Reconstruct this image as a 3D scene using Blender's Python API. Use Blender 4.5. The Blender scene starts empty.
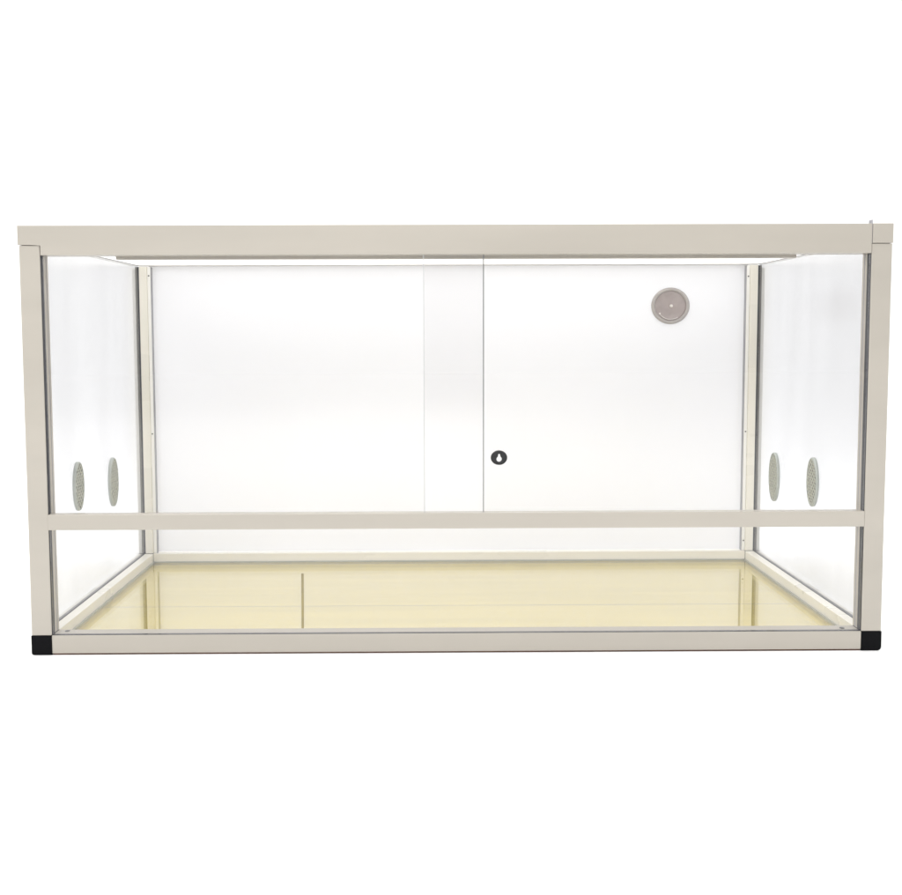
import bpy, bmesh, math
from mathutils import Vector, Matrix

sc = bpy.context.scene
COL = sc.collection

# ------------------------------------------------------------------ materials
def new_mat(name):
    m = bpy.data.materials.new(name)
    m.use_nodes = True
    nt = m.node_tree
    nt.nodes.clear()
    out = nt.nodes.new('ShaderNodeOutputMaterial')
    return m, nt, out

def L(nt, a, b):
    nt.links.new(a, b)

def paint(name, col, rough=0.45, var=0.05, scale=(6, 6, 6), bump=0.02, bscale=900, ior=1.5, spec=0.5):
    """painted / plastic surface: base colour with a faint uneven tone, uneven gloss and a fine grain"""
    m, nt, out = new_mat(name)
    p = nt.nodes.new('ShaderNodeBsdfPrincipled')
    tc = nt.nodes.new('ShaderNodeTexCoord')
    mp = nt.nodes.new('ShaderNodeMapping'); mp.inputs['Scale'].default_value = scale
    n = nt.nodes.new('ShaderNodeTexNoise'); n.inputs['Scale'].default_value = 1.0; n.inputs['Detail'].default_value = 6
    r = nt.nodes.new('ShaderNodeValToRGB')
    r.color_ramp.elements[0].position = 0.3; r.color_ramp.elements[1].position = 0.7
    r.color_ramp.elements[0].color = tuple(c * (1 - var) for c in col) + (1,)
    r.color_ramp.elements[1].color = tuple(min(1, c * (1 + var)) for c in col) + (1,)
    L(nt, tc.outputs['Object'], mp.inputs['Vector']); L(nt, mp.outputs['Vector'], n.inputs['Vector'])
    L(nt, n.outputs['Fac'], r.inputs['Fac']); L(nt, r.outputs['Color'], p.inputs['Base Color'])
    mr = nt.nodes.new('ShaderNodeMapRange')
    mr.inputs['To Min'].default_value = max(0.02, rough - 0.06); mr.inputs['To Max'].default_value = rough + 0.06
    L(nt, n.outputs['Fac'], mr.inputs['Value']); L(nt, mr.outputs['Result'], p.inputs['Roughness'])
    p.inputs['IOR'].default_value = ior
    p.inputs['Specular IOR Level'].default_value = spec
    if bump:
        n2 = nt.nodes.new('ShaderNodeTexNoise'); n2.inputs['Scale'].default_value = bscale; n2.inputs['Detail'].default_value = 3
        L(nt, tc.outputs['Object'], n2.inputs['Vector'])
        b = nt.nodes.new('ShaderNodeBump'); b.inputs['Strength'].default_value = bump; b.inputs['Distance'].default_value = 0.001
        L(nt, n2.outputs['Fac'], b.inputs['Height']); L(nt, b.outputs['Normal'], p.inputs['Normal'])
    L(nt, p.outputs['BSDF'], out.inputs['Surface'])
    return m

def glass(name, tint, ior=1.5, rough=0.0, wave=0.0, smear=0.0):
    """thin pane: clear tint with a Fresnel reflection on each face"""
    m, nt, out = new_mat(name)
    geo = nt.nodes.new('ShaderNodeNewGeometry')
    mr = nt.nodes.new('ShaderNodeMapRange')
    mr.inputs['To Min'].default_value = ior; mr.inputs['To Max'].default_value = 1.0 / ior
    L(nt, geo.outputs['Backfacing'], mr.inputs['Value'])
    fr = nt.nodes.new('ShaderNodeFresnel'); L(nt, mr.outputs['Result'], fr.inputs['IOR'])
    tr = nt.nodes.new('ShaderNodeBsdfTransparent'); tr.inputs['Color'].default_value = tint + (1,)
    gl = nt.nodes.new('ShaderNodeBsdfGlossy'); gl.inputs['Roughness'].default_value = rough
    gl.inputs['Color'].default_value = (0.98, 0.98, 0.98, 1)
    if wave:
        tc = nt.nodes.new('ShaderNodeTexCoord')
        mp = nt.nodes.new('ShaderNodeMapping'); mp.inputs['Scale'].default_value = (14, 14, 2.2)
        n = nt.nodes.new('ShaderNodeTexNoise'); n.inputs['Scale'].default_value = 1.0; n.inputs['Detail'].default_value = 2
        b = nt.nodes.new('ShaderNodeBump'); b.inputs['Strength'].default_value = wave; b.inputs['Distance'].default_value = 0.002
        L(nt, tc.outputs['Object'], mp.inputs['Vector']); L(nt, mp.outputs['Vector'], n.inputs['Vector'])
        L(nt, n.outputs['Fac'], b.inputs['Height']); L(nt, b.outputs['Normal'], gl.inputs['Normal'])
    if smear:
        tc2 = nt.nodes.new('ShaderNodeTexCoord')
        mp2 = nt.nodes.new('ShaderNodeMapping'); mp2.inputs['Scale'].default_value = (9, 17, 2.0)
        n2 = nt.nodes.new('ShaderNodeTexNoise'); n2.inputs['Scale'].default_value = 1.0; n2.inputs['Detail'].default_value = 5
        r2 = nt.nodes.new('ShaderNodeValToRGB')
        r2.color_ramp.elements[0].position = 0.35; r2.color_ramp.elements[1].position = 0.65
        r2.color_ramp.elements[0].color = tuple(c - smear for c in tint) + (1,)
        r2.color_ramp.elements[1].color = tuple(min(1, c + smear) for c in tint) + (1,)
        L(nt, tc2.outputs['Object'], mp2.inputs['Vector']); L(nt, mp2.outputs['Vector'], n2.inputs['Vector'])
        L(nt, n2.outputs['Fac'], r2.inputs['Fac']); L(nt, r2.outputs['Color'], tr.inputs['Color'])
    mx = nt.nodes.new('ShaderNodeMixShader')
    L(nt, fr.outputs['Fac'], mx.inputs['Fac']); L(nt, tr.outputs['BSDF'], mx.inputs[1]); L(nt, gl.outputs['BSDF'], mx.inputs[2])
    L(nt, mx.outputs['Shader'], out.inputs['Surface'])
    return m

def wood(name, a, b, rough=0.07, ior=2.1):
    """varnished yellow board: long grain across the width"""
    m, nt, out = new_mat(name)
    p = nt.nodes.new('ShaderNodeBsdfPrincipled')
    tc = nt.nodes.new('ShaderNodeTexCoord')
    mp = nt.nodes.new('ShaderNodeMapping'); mp.inputs['Scale'].default_value = (1.3, 26, 1)
    n = nt.nodes.new('ShaderNodeTexNoise'); n.inputs['Scale'].default_value = 1.6; n.inputs['Detail'].default_value = 8
    n.inputs['Distortion'].default_value = 0.35
    r = nt.nodes.new('ShaderNodeValToRGB')
    r.color_ramp.elements[0].position = 0.32; r.color_ramp.elements[1].position = 0.68
    r.color_ramp.elements[0].color = a + (1,); r.color_ramp.elements[1].color = b + (1,)
    L(nt, tc.outputs['Object'], mp.inputs['Vector']); L(nt, mp.outputs['Vector'], n.inputs['Vector'])
    L(nt, n.outputs['Fac'], r.inputs['Fac']); L(nt, r.outputs['Color'], p.inputs['Base Color'])
    p.inputs['Roughness'].default_value = rough
    p.inputs['IOR'].default_value = ior
    L(nt, p.outputs['BSDF'], out.inputs['Surface'])
    return m

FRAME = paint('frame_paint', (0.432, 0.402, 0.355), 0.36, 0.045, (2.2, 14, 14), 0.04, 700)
CREAM = paint('frame_paint_lit', (0.80, 0.775, 0.70), 0.28, 0.03, (3, 9, 9), 0.03, 700)  # frame paint lightened, interior brightness put into its colour
INNER = paint('inner_paint', (0.86, 0.855, 0.83), 0.35, 0.02, (4, 4, 4), 0.02, 600)
def translucent(name, col, amount, through=(0.97, 0.97, 0.975)):
    m = paint(name, col, 0.5, 0.008, (2, 2, 2), 0.01, 500)
    nt = m.node_tree
    p = [n for n in nt.nodes if n.type == 'BSDF_PRINCIPLED'][0]
    o = [n for n in nt.nodes if n.type == 'OUTPUT_MATERIAL'][0]
    t = nt.nodes.new('ShaderNodeBsdfTranslucent'); t.inputs['Color'].default_value = through + (1,)
    mx = nt.nodes.new('ShaderNodeMixShader'); mx.inputs['Fac'].default_value = amount
    L(nt, p.outputs['BSDF'], mx.inputs[1]); L(nt, t.outputs['BSDF'], mx.inputs[2]); L(nt, mx.outputs['Shader'], o.inputs['Surface'])
    return m
PANEL = translucent('white_panel', (0.82, 0.83, 0.865), 0.30, (0.87, 0.875, 0.90))
CEIL = translucent('ceiling_sheet', (0.90, 0.885, 0.85), 0.80, (0.83, 0.815, 0.785))
BLACK = paint('black_plastic', (0.004, 0.004, 0.005), 0.5, 0.1, (30, 30, 30), 0.05, 500, spec=0.07)
RUBBER = paint('dark_rubber', (0.035, 0.036, 0.045), 0.6, 0.15, (20, 20, 8), 0.03, 600)
GREYGAP = paint('grey_seal', (0.33, 0.33, 0.36), 0.6, 0.1, (20, 20, 8), 0.02, 600)
STEEL = paint('dark_steel', (0.03, 0.03, 0.03), 0.35, 0.1, (60, 60, 60), 0.02, 900)
GLASS = glass('clear_glass', (0.991, 0.990, 0.991))
FLOORGLASS = glass('floor_glass_sheet', (0.985, 0.98, 0.94), ior=2.9)
SIDEGLASS = glass('side_glass', (0.835, 0.838, 0.845), ior=1.4, rough=0.22, wave=0.05, smear=0.013)
GEDGE = paint('glass_edge', (0.36, 0.365, 0.33), 0.3, 0.08, (9, 9, 9), 0.0)
DOOREDGE = paint('ground_glass_edge', (0.50, 0.51, 0.52), 0.4, 0.06, (3, 3, 12), 0.0)
DARKEDGE = paint('dark_glass_edge', (0.22, 0.225, 0.23), 0.4, 0.10, (3, 3, 9), 0.0)
BOARD = wood('yellow_board', (0.76, 0.62, 0.025), (0.90, 0.74, 0.060))
SEAM = paint('seam_filler', (0.05, 0.035, 0.004), 0.9, 0.2, (40, 40, 40), 0.0, spec=0.0)
STRIP = paint('reflection_olive', (0.27, 0.21, 0.05), 0.6, 0.25, (60, 9, 60), 0.0, spec=0.2)  # dark olive that paints a reflected streak onto the floor
BROWN = paint('contact_shadow_brown', (0.10, 0.055, 0.04), 0.8, 0.2, (40, 40, 40), 0.0, spec=0.1)
VRIM = paint('vent_rim_plastic', (0.40, 0.43, 0.40), 0.4, 0.08, (60, 60, 60), 0.02, 800)
VMESH = paint('vent_wire', (0.40, 0.41, 0.34), 0.4, 0.2, (260, 260, 260), 0.0)
VBACK = paint('vent_backing', (0.03, 0.032, 0.022), 0.6, 0.25, (160, 160, 160), 0.0)
PLUGA = paint('plug_flange', (0.40, 0.375, 0.365), 0.25, 0.06, (40, 40, 40), 0.0)
PLUGB = paint('plug_dish', (0.36, 0.315, 0.31), 0.22, 0.10, (60, 60, 60), 0.0)
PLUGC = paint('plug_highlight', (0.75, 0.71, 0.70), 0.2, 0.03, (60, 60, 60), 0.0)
PAPER = paint('white_paper', (0.93, 0.93, 0.93), 0.7, 0.004, (1, 1, 1), 0.0)

# ------------------------------------------------------------------ mesh helpers
def bm_box(bm, x0, x1, y0, y1, z0, z1, bev=0.0, mi=0, seg=2):
    g = bmesh.ops.create_cube(bm, size=1.0)
    vs = g['verts']
    for v in vs:
        v.co = Vector(((x0 + x1) / 2 + v.co.x * (x1 - x0), (y0 + y1) / 2 + v.co.y * (y1 - y0), (z0 + z1) / 2 + v.co.z * (z1 - z0)))
    fs = set(f for v in vs for f in v.link_faces)
    for f in fs:
        f.material_index = mi
    if bev > 0:
        es = list(set(e for v in vs for e in v.link_edges))
        r = bmesh.ops.bevel(bm, geom=es, offset=bev, segments=seg, profile=0.6, affect='EDGES')
        for f in r['faces']:
            f.material_index = mi

def link(name, bm, mats, parent=None, smooth=False):
    bmesh.ops.recalc_face_normals(bm, faces=bm.faces[:])
    me = bpy.data.meshes.new(name)
    bm.to_mesh(me); bm.free()
    for m in (mats if isinstance(mats, (list, tuple)) else [mats]):
        me.materials.append(m)
    if smooth:
        for p in me.polygons:
            p.use_smooth = True
    o = bpy.data.objects.new(name, me)
    COL.objects.link(o)
    if parent is not None:
        o.parent = parent
    return o

def box(name, x0, x1, y0, y1, z0, z1, mat, parent, bev=0.0008):
    bm = bmesh.new()
    bm_box(bm, min(x0, x1), max(x0, x1), y0, y1, z0, z1, bev)
    return link(name, bm, mat, parent)

def bm_lathe(bm, prof, axis, center, n=64, mi=0, oval=(1.0, 1.0)):
    """profile of (radius, height) revolved about an axis 'X+','X-','Y-' through center"""
    rings = []
    for r, h in prof:
        ring = []
        for k in range(n):
            a = 2 * math.pi * k / n
            c, s = math.cos(a) * r * oval[0], math.sin(a) * r * oval[1]
            if axis == 'X+': co = (center[0] + h, center[1] + c, center[2] + s)
            elif axis == 'X-': co = (center[0] - h, center[1] + c, center[2] + s)
            else: co = (center[0] + c, center[1] - h, center[2] + s)
            ring.append(bm.verts.new(co))
        rings.append(ring)
    for i in range(len(rings) - 1):
        for k in range(n):
            f = bm.faces.new((rings[i][k], rings[i][(k + 1) % n], rings[i + 1][(k + 1) % n], rings[i + 1][k]))
            f.material_index = mi; f.smooth = True
    for ring in (rings[0], rings[-1]):
        f = bm.faces.new(ring); f.material_index = mi

def bar_between(bm, a, b, w, mi=0):
    """thin round-ish wire"""
    a, b = Vector(a), Vector(b)
    d = (b - a); ln = d.length
    if ln < 1e-6: return
    q = d.to_track_quat('Z', 'Y').to_matrix().to_4x4()
    g = bmesh.ops.create_cone(bm, cap_ends=True, segments=6, radius1=w / 2, radius2=w / 2, depth=ln,
                              matrix=Matrix.Translation((a + b) / 2) @ q)
    for v in g['verts']:
        for f in v.link_faces: f.material_index = mi

# ------------------------------------------------------------------ dimensions (metres)
W, P, D = 0.600, 0.028, 0.525          # half width, profile, depth
HP, HT = 0.5727, 0.600                 # post top, lid top
YB = D - P                             # front face of the back profiles
GX = 0.5905                            # side glass plane
ZF = 0.0100                            # top of the floor glass

# ------------------------------------------------------------------ the terrarium
T = bpy.data.objects.new('terrarium', None)
COL.objects.link(T)
T.empty_display_size = 0.2
T['label'] = 'wide glass terrarium with cream metal frame, sliding front doors and black corner feet'
T['category'] = 'terrarium'

# corner feet
for sx in (-1, 1):
    for y0 in (0.0, D - P):
        bm = bmesh.new()
        e = 0.0006
        xa, xb = sx * (W - P), sx * (W + e)
        bm_box(bm, min(xa, xb), max(xa, xb), y0 - e, y0 + P + e, 0.0005, 0.0279)
        # rounded outer bottom edge
        es = [ed for ed in bm.edges if all(v.co.z < 0.001 and abs(abs(v.co.x) - (W + e)) < 1e-5 for v in ed.verts)]
        bmesh.ops.bevel(bm, geom=es, offset=0.0055 if sx > 0 else 0.0032, segments=5, profile=0.5, affect='EDGES')
        bm_box(bm, sx * (W - 0.010) - 0.009, sx * (W - 0.010) + 0.004, y0 + 0.003, y0 + P - 0.003, 0.0, 0.003)
        link('corner_foot', bm, BLACK, T)

# posts
for sx in (-1, 1):
    # front
    p = box('post', sx * (W - P), sx * W, 0.0, P, P + 0.0003, HP, FRAME, T, 0.0009)
    box('glass_channel', sx * (W - P - 0.0006), sx * (W - P + 0.004), 0.0016, 0.0105 if sx < 0 else 0.0125, P + 0.001, 0.5592, RUBBER, p, 0)
    box('pane_seal', sx * (W - P - 0.0005), sx * (W - P + 0.003), 0.0205, 0.0215, P + 0.001, 0.5592, GREYGAP, p, 0)
    box('corner_connector', sx * (W - P - 0.0004), sx * (W - 0.002), 0.004, P - 0.004, HP - 0.010, HP + 0.004, BLACK, p, 0)
    # back
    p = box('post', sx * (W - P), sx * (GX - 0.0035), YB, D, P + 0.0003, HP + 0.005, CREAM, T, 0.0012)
    box('outer_flange', sx * (GX + 0.0035), sx * W, YB + 0.001, D - 0.001, P + 0.0003, HP, INNER, p, 0.0008)
    box('rubber_seal', sx * (GX - 0.0034), sx * (GX + 0.0034), YB + 0.0015, D - 0.002, P + 0.0004, HP + 0.0045, RUBBER, p, 0)
    box('trim_strip', sx * (W - P - 0.0062), sx * (W - P - 0.0002), YB + 0.002, YB + 0.0125, P + 0.0006, HP + 0.0045, INNER, p, 0.0009)
    box('panel_seal', sx * (W - P - 0.0072), sx * (W - P - 0.0062), YB + 0.003, YB + 0.0125, P + 0.0006, HP + 0.0040, GREYGAP, p, 0)
    zs = (0.5605, 0.2600) if sx < 0 else (0.5565, 0.2600, 0.0480)
    for z in zs:
        bm = bmesh.new()
        bm_lathe(bm, [(0.0014, 0.0), (0.0014, 0.0006), (0.0009, 0.0010)], 'Y-', (sx * (W - P - 0.0032), YB + 0.002, z), 16)
        link('screw', bm, STEEL, p)

# base rails
r = box('base_rail', -(W - P), W - P, 0.0, P, 0.0022, P, FRAME, T, 0.0009)
box('glass_channel', -(W - P - .0002), W - P - .0002, 0.0016, 0.0072, P - 0.004, P + 0.0003, RUBBER, r, 0)
for x, y in ((-0.5575, 0.0205), (0.5510, 0.0150)):
    bm = bmesh.new()
    n = 20
    v = [bm.verts.new((x + 0.0034 * math.cos(2 * math.pi * k / n), y + 0.0034 * math.sin(2 * math.pi * k / n), P - 0.002)) for k in range(n)]
    u = [bm.verts.new((q.co.x, q.co.y, P + 0.0006)) for q in v]
    for k in range(n): bm.faces.new((v[k], v[(k + 1) % n], u[(k + 1) % n], u[k]))
    bm.faces.new(u)
    link('screw', bm, STEEL, r)
box('contact_shadow_strip', -(W - P - .001), W - P - .001, 0.0012, P - 0.002, 0.0004, 0.0021, BROWN, r, 0)  # dark strip added for the contact shadow and brown fringe under the rail
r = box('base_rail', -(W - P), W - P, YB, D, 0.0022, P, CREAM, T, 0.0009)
for sx in (-1, 1):
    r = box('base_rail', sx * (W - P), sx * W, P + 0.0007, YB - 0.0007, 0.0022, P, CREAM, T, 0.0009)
    box('glass_channel', sx * (GX - 0.0034), sx * (GX + 0.0030), P + 0.001, YB - 0.001, P - 0.004, P + 0.0004, RUBBER, r, 0)

# crossbar that carries the sliding doors
box('crossbar', -(W - P + 0.0008 - 0.0006), W - P - 0.0002, -0.0008, 0.0150, 0.1782, 0.2000, FRAME, T, 0.0010)

# top rails
E_ = 0.0016
bm = bmesh.new()
out = [(-(W + E_), HP + 0.0008), (-(W + E_), HT), (W - P - 0.0006, HT), (W - P - 0.0006, 0.5597), (-(W - P - 0.0013), 0.5597), (-(W - P - 0.0013), HP + 0.0008)]
f = [bm.verts.new((x, -0.0008, z)) for x, z in out]
b = [bm.verts.new((x, P, z)) for x, z in out]
bm.faces.new(f); bm.faces.new(b[::-1])
for k in range(6): bm.faces.new((f[k], f[(k + 1) % 6], b[(k + 1) % 6], b[k]))
bmesh.ops.bevel(bm, geom=[e for e in bm.edges if e.calc_length() > 0.02], offset=0.0008, segments=2, profile=0.6, affect='EDGES')
tr = link('top_rail', bm, FRAME, T)
box('corner_cap', W - P + 0.0004, W + 0.0008, -0.0008, P, HP + 0.0007, HT + 0.0002, FRAME, T, 0.0008)
box('seam_fin', W - P - 0.0008, W - P + 0.0003, 0.0006, 0.010, HP + 0.001, 0.6052, GREYGAP, T, 0)
for sx in (-1, 1):
    box('top_rail', sx * (GX + 0.0032), sx * (W + 0.0006), P + 0.0006, YB - 0.0006, 0.5786, HT, FRAME, T, 0.0008)
    box('pane_seal', sx * (GX - 0.0030), sx * (GX + 0.0030), P + 0.0008, YB - 0.0008, 0.5782, 0.5796, INNER, T, 0)
    box('pane_seal', sx * (GX - 0.0042), sx * (GX - 0.0031), P + 0.0008, YB - 0.0008, 0.5786, 0.5797, GREYGAP, T, 0)
box('top_rail', -(W + 0.0006), W + 0.0006, YB + 0.001, D, 0.5835, HT - 0.0003, FRAME, T, 0.0008)
# white ceiling panel and the guide rail behind the front beam
bm = bmesh.new()
xa, ya, yb = GX + 0.003, P + 0.001, D - 0.001
bm.faces.new([bm.verts.new(c) for c in ((-xa, ya, 0.5800), (xa, ya, 0.5800), (xa, yb, 0.5800), (-xa, yb, 0.5800))])
link('ceiling_panel', bm, CEIL, T)   # thin frosted sheet; translucency added to let overhead light fill the interior
g = box('guide_rail', -0.4778, 0.4795, 0.0300, 0.0440, 0.5558, 0.5795, FRAME, T, 0.0006)

# panes
def pane(name, x0, x1, y0, y1, z0, z1, mat, parent):
    bm = bmesh.new()
    bm_box(bm, x0, x1, y0, y1, z0, z1, 0.0)
    return link(name, bm, mat, parent)

for sx in (-1, 1):
    x = sx * GX
    pane('side_pane', x - 0.002, x + 0.002, P + 0.0012, YB + 0.0004, P + 0.0006, 0.5780, SIDEGLASS, T)

def door(x0, x1, y0, y1, edge_x0, edge_x1, edge, name='sliding_door'):
    d = pane(name, x0, x1, y0, y1, 0.2002, 0.5595, GLASS, T)
    box('ground_edge', edge_x0, edge_x1, y0 - 0.0001, y1 + 0.0001, 0.2003, 0.5594, edge, d, 0)
    return d
dr = door(-0.0455, W - P - 0.0008, 0.0022, 0.0056, -0.0466, -0.0455, DOOREDGE)
dl = door(-(W - P - 0.0008), 0.0362, 0.0072, 0.0106, 0.0362, 0.0376, DARKEDGE)
pane('lower_pane', -(W - P - 0.0008), W - P - 0.0008, 0.0024, 0.0058, P + 0.0005, 0.1780, GLASS, T)

# lock on the right-hand door: black oval plate with a keyhole cut through it
def keyhole(a):
    """radius of the keyhole outline at angle a (0 = right, pi/2 = up)"""
    c, s = math.cos(a), math.sin(a)
    best = 0.0
    for i in range(25):                     # a bulb narrowing upwards into a short neck
        t = i / 24
        zc, r = 0.0060 * t, 0.0015 + 0.0023 * (1 - t) ** 2.0
        q = r * r - (zc * c) ** 2
        if q >= 0: best = max(best, zc * s + math.sqrt(q))
    return best
bm = bmesh.new()
cx, cz, y0, y1 = 0.0582, 0.2776, -0.0016, 0.0021
n = 96
o_f, o_b, i_f, i_b = [], [], [], []
for k in range(n):
    a = 2 * math.pi * (k + 0.5) / n
    ex, ez = 0.0116 * math.cos(a), 0.0103 * math.sin(a)
    r = keyhole(a)
    kx, kz = r * math.cos(a), r * math.sin(a) - 0.0018
    o_f.append(bm.verts.new((cx + ex * .95, y0, cz + ez * .95)))
    o_b.append(bm.verts.new((cx + ex, y1, cz + ez)))
    i_f.append(bm.verts.new((cx + kx, y0, cz + kz)))
    i_b.append(bm.verts.new((cx + kx, y1, cz + kz)))
for k in range(n):
    j = (k + 1) % n
    bm.faces.new((o_f[k], o_f[j], i_f[j], i_f[k]))
    bm.faces.new((o_b[k], o_b[j], o_f[j], o_f[k]))
    bm.faces.new((i_f[k], i_f[j], i_b[j], i_b[k]))
    bm.faces.new((i_b[k], i_b[j], o_b[j], o_b[k]))
lk = link('lock', bm, paint('lock_plastic', (0.022, 0.022, 0.023), 0.5, 0.3, (300, 300, 300), 0.1, 900, spec=0.3), dr)

# back panel and the round grey plug in it
bm = bmesh.new()
xa, za, zb = W - P - 0.0004, P + 0.0006, 0.5796
bm.faces.new([bm.verts.new(c) for c in ((-xa, 0.511, za), (xa, 0.511, za), (xa, 0.511, zb), (-xa, 0.511, zb))])
bp = link('back_panel', bm, PANEL, T)   # thin frosted sheet; translucency added so backdrop light brightens the wall
pc = (0.4236, 0.5108, 0.5012)
pl = None
bm = bmesh.new()
bm_lathe(bm, [(0.0365, 0.0), (0.0368, 0.0020), (0.0352, 0.0042), (0.0318, 0.0046), (0.0300, 0.0030), (0.0300, 0.0005)], 'Y-', pc, 72, 0, (1.0, 0.945))
pl = link('vent_plug', bm, PLUGA, T)
bm = bmesh.new()
bm_lathe(bm, [(0.0302, 0.0012), (0.0301, 0.0022), (0.0270, 0.0020), (0.0200, 0.0012), (0.0060, 0.0008), (0.0030, 0.0008)], 'Y-', pc, 72, 0, (1.0, 0.945))
link('dish', bm, PLUGB, pl)
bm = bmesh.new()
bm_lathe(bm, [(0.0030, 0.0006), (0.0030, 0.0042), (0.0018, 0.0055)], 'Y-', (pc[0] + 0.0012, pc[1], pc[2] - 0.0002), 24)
link('highlight_pin', bm, PLUGC, pl)  # bright spot on the plug, its highlight modelled as a pale pin
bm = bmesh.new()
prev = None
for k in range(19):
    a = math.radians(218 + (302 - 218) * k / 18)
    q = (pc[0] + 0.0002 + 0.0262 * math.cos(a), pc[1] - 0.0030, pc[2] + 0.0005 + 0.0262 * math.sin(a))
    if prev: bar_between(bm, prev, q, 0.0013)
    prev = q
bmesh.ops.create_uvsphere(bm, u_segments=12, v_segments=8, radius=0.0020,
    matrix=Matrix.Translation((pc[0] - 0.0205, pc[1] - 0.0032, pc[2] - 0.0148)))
link('highlight_arc', bm, PLUGC, pl)  # pale arc and dot standing in for highlights on the plug

# round vents in the side panes
OV = 0.49
def vent(sx, y, z, R=0.0385):
    ax = 'X+' if sx < 0 else 'X-'
    x = sx * (GX - 0.0018)
    c = (x, y, z)
    bm = bmesh.new()
    bm_lathe(bm, [(R, -0.0004), (R, 0.0034), (R - 0.0010, 0.0046), (R - 0.0026, 0.0048), (R - 0.0032, 0.0040), (R - 0.0032, 0.0010)], ax, c, 72, 0, (OV, 1.0))
    rim = link('vent', bm, VRIM, T)
    bm = bmesh.new()
    rr = R - 0.0033
    bm_lathe(bm, [(rr, 0.0012), (rr, 0.0030)], ax, c, 64, 1, (OV, 1.0))
    h = -sx * 0.0036
    s = 0.0066
    ry, rz = rr * OV, rr                     # oval opening
    for sg in (1, -1):
        u = (math.sqrt(.5), sg * math.sqrt(.5)); w = (-u[1], u[0])
        A = (u[0] / ry) ** 2 + (u[1] / rz) ** 2
        for i in range(-14, 15):
            d = i * s
            B = 2 * (u[0] * w[0] * d / ry ** 2 + u[1] * w[1] * d / rz ** 2)
            Cc = (w[0] * d / ry) ** 2 + (w[1] * d / rz) ** 2 - 1
            q = B * B - 4 * A * Cc
            if q <= 0: continue
            t0, t1 = (-B - math.sqrt(q)) / (2 * A) + .0002, (-B + math.sqrt(q)) / (2 * A) - .0002
            if t1 - t0 < 0.002: continue
            a = (x + h, y + w[0] * d + u[0] * t0, z + w[1] * d + u[1] * t0)
            b = (x + h, y + w[0] * d + u[0] * t1, z + w[1] * d + u[1] * t1)
            bar_between(bm, a, b, 0.0026 if sg > 0 else 0.0019)
    link('mesh_screen', bm, [VMESH, VBACK], rim)
vent(-1, 0.1585, 0.2145)
vent(-1, 0.3215, 0.1955, 0.0425)
vent(1, 0.2190, 0.2065, 0.0405)
vent(1, 0.3917, 0.1885, 0.0445)

# floor: a yellow board with a sheet of glass on it
xi = W - P - 0.0004
bd = box('floor_board', -xi, xi, P + 0.0004, YB - 0.0004, 0.0024, ZF - 0.0042, BOARD, T, 0)
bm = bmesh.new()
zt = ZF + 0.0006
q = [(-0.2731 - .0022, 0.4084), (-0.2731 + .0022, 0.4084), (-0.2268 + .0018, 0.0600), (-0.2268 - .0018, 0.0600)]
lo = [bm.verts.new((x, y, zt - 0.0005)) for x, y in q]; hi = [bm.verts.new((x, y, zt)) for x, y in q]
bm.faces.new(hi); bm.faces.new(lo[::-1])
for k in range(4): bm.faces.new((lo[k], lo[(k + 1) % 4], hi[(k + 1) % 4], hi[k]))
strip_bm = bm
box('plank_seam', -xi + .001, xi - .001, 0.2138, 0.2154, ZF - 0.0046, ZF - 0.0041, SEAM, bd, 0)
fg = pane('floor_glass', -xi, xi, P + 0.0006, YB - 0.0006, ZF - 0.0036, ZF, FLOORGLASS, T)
link('reflection_strip', strip_bm, STRIP, fg)  # dark strip standing in for a reflection in the floor glass
# polished edge seal that frames the floor glass
bm = bmesh.new()
z0, z1 = ZF + 0.0002, ZF + 0.0028
bm_box(bm, -xi, xi, YB - 0.0030, YB - 0.0005, z0, z1)
for sx in (-1, 1):
    xa, xb = sx * (xi - 0.0025), sx * xi
    bm_box(bm, min(xa, xb), max(xa, xb), P + 0.001, YB - 0.0032, z0, z1)
link('edge_seal', bm, GEDGE, fg)

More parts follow.
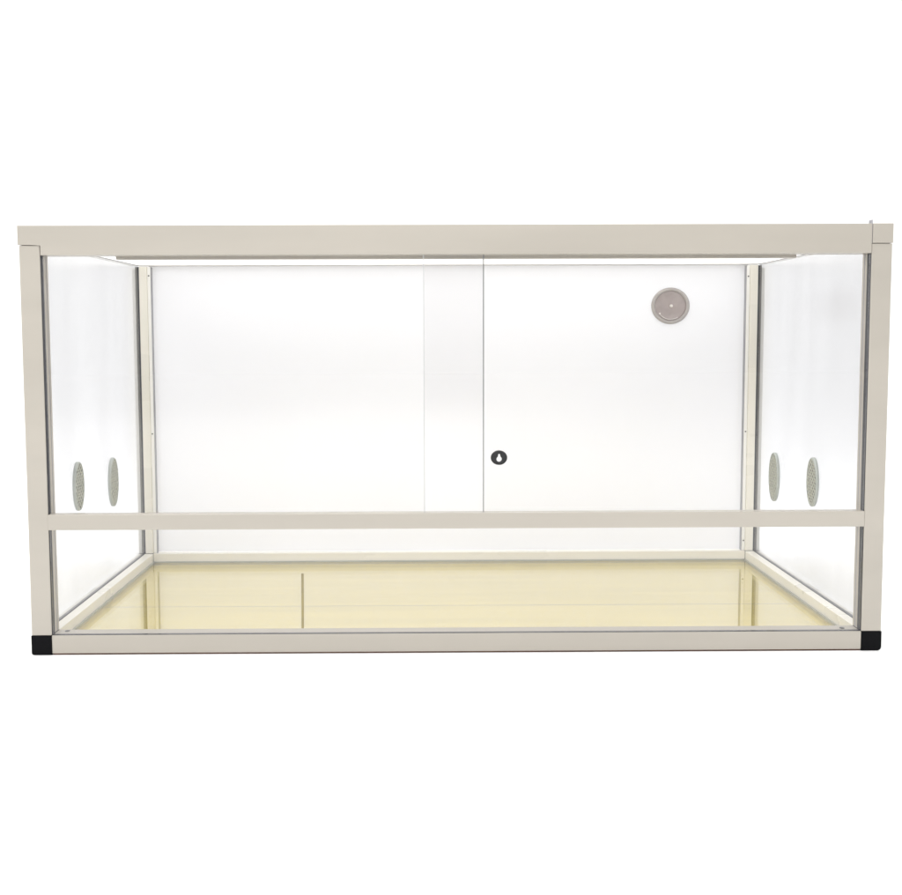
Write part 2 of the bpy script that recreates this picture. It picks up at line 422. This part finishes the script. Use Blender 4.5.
# ------------------------------------------------------------------ white paper sweep
bm = bmesh.new()
prof = [(-9.0, 0.0), (-2.0, 0.0), (0.0, 0.0), (2.2, 0.0)]
RC = 1.2
for k in range(1, 13):
    a = math.radians(90 * k / 12)
    prof.append((2.2 + RC * math.sin(a), RC - RC * math.cos(a)))
prof.append((3.4, 5.0))
rows = [[bm.verts.new((x, y, z)) for x in (-8, -3, 0, 3, 8)] for y, z in prof]
for i in range(len(rows) - 1):
    for k in range(4):
        fc = bm.faces.new((rows[i][k], rows[i][k + 1], rows[i + 1][k + 1], rows[i + 1][k])); fc.smooth = True
bd_ = link('backdrop', bm, PAPER, None, True)
bd_['kind'] = 'structure'

# ------------------------------------------------------------------ light
w = bpy.data.worlds.new('World'); sc.world = w
w.use_nodes = True
bg = w.node_tree.nodes['Background']
bg.inputs['Color'].default_value = (1.0, 0.995, 0.985, 1)
bg.inputs['Strength'].default_value = 0.46

def area(name, loc, aim, size, power, col=(1, 1, 1)):
    l = bpy.data.lights.new(name, 'AREA'); l.shape = 'RECTANGLE'
    l.size, l.size_y = size; l.energy = power; l.color = col
    o = bpy.data.objects.new(name, l); COL.objects.link(o)
    o.location = loc
    o.rotation_euler = (Vector(aim) - Vector(loc)).to_track_quat('-Z', 'Y').to_euler()
    return o
area('softbox_overhead', (0, 0.15, 3.0), (0, 0.15, 0), (5.0, 3.0), 172)
area('softbox_backdrop', (0, 1.6, 3.8), (0, 3.4, 1.4), (12.0, 0.8), 60)
area('softbox_key', (-1.1, -3.4, 2.3), (0, 0.3, 0.1), (2.4, 1.3), 70, (1.0, 0.985, 0.955))
# ------------------------------------------------------------------ camera
cam = bpy.data.cameras.new('Camera')
co = bpy.data.objects.new('Camera', cam); COL.objects.link(co)
co.location = (-0.039398, -1.320438, 0.453616)
co.rotation_euler = (1.5016386, 0.0032813, -0.0070256)
cam.sensor_fit = 'HORIZONTAL'; cam.sensor_width = 36.0
cam.lens = 953.4023 / 902 * 36.0
cam.shift_x = 15.6328 / 902
cam.shift_y = -49.9156 / 902
cam.clip_start = 0.05; cam.clip_end = 100
sc.camera = co

sc.render.engine = 'CYCLES'
cy = sc.cycles
cy.use_denoising = True
cy.max_bounces = 16; cy.diffuse_bounces = 6; cy.glossy_bounces = 8; cy.transmission_bounces = 8
cy.transparent_max_bounces = 48
cy.sample_clamp_indirect = 6
vs = sc.view_settings
sc.display_settings.display_device = 'sRGB'
vs.view_transform = 'Standard'; vs.look = 'None'; vs.exposure = 0.0; vs.gamma = 1.0
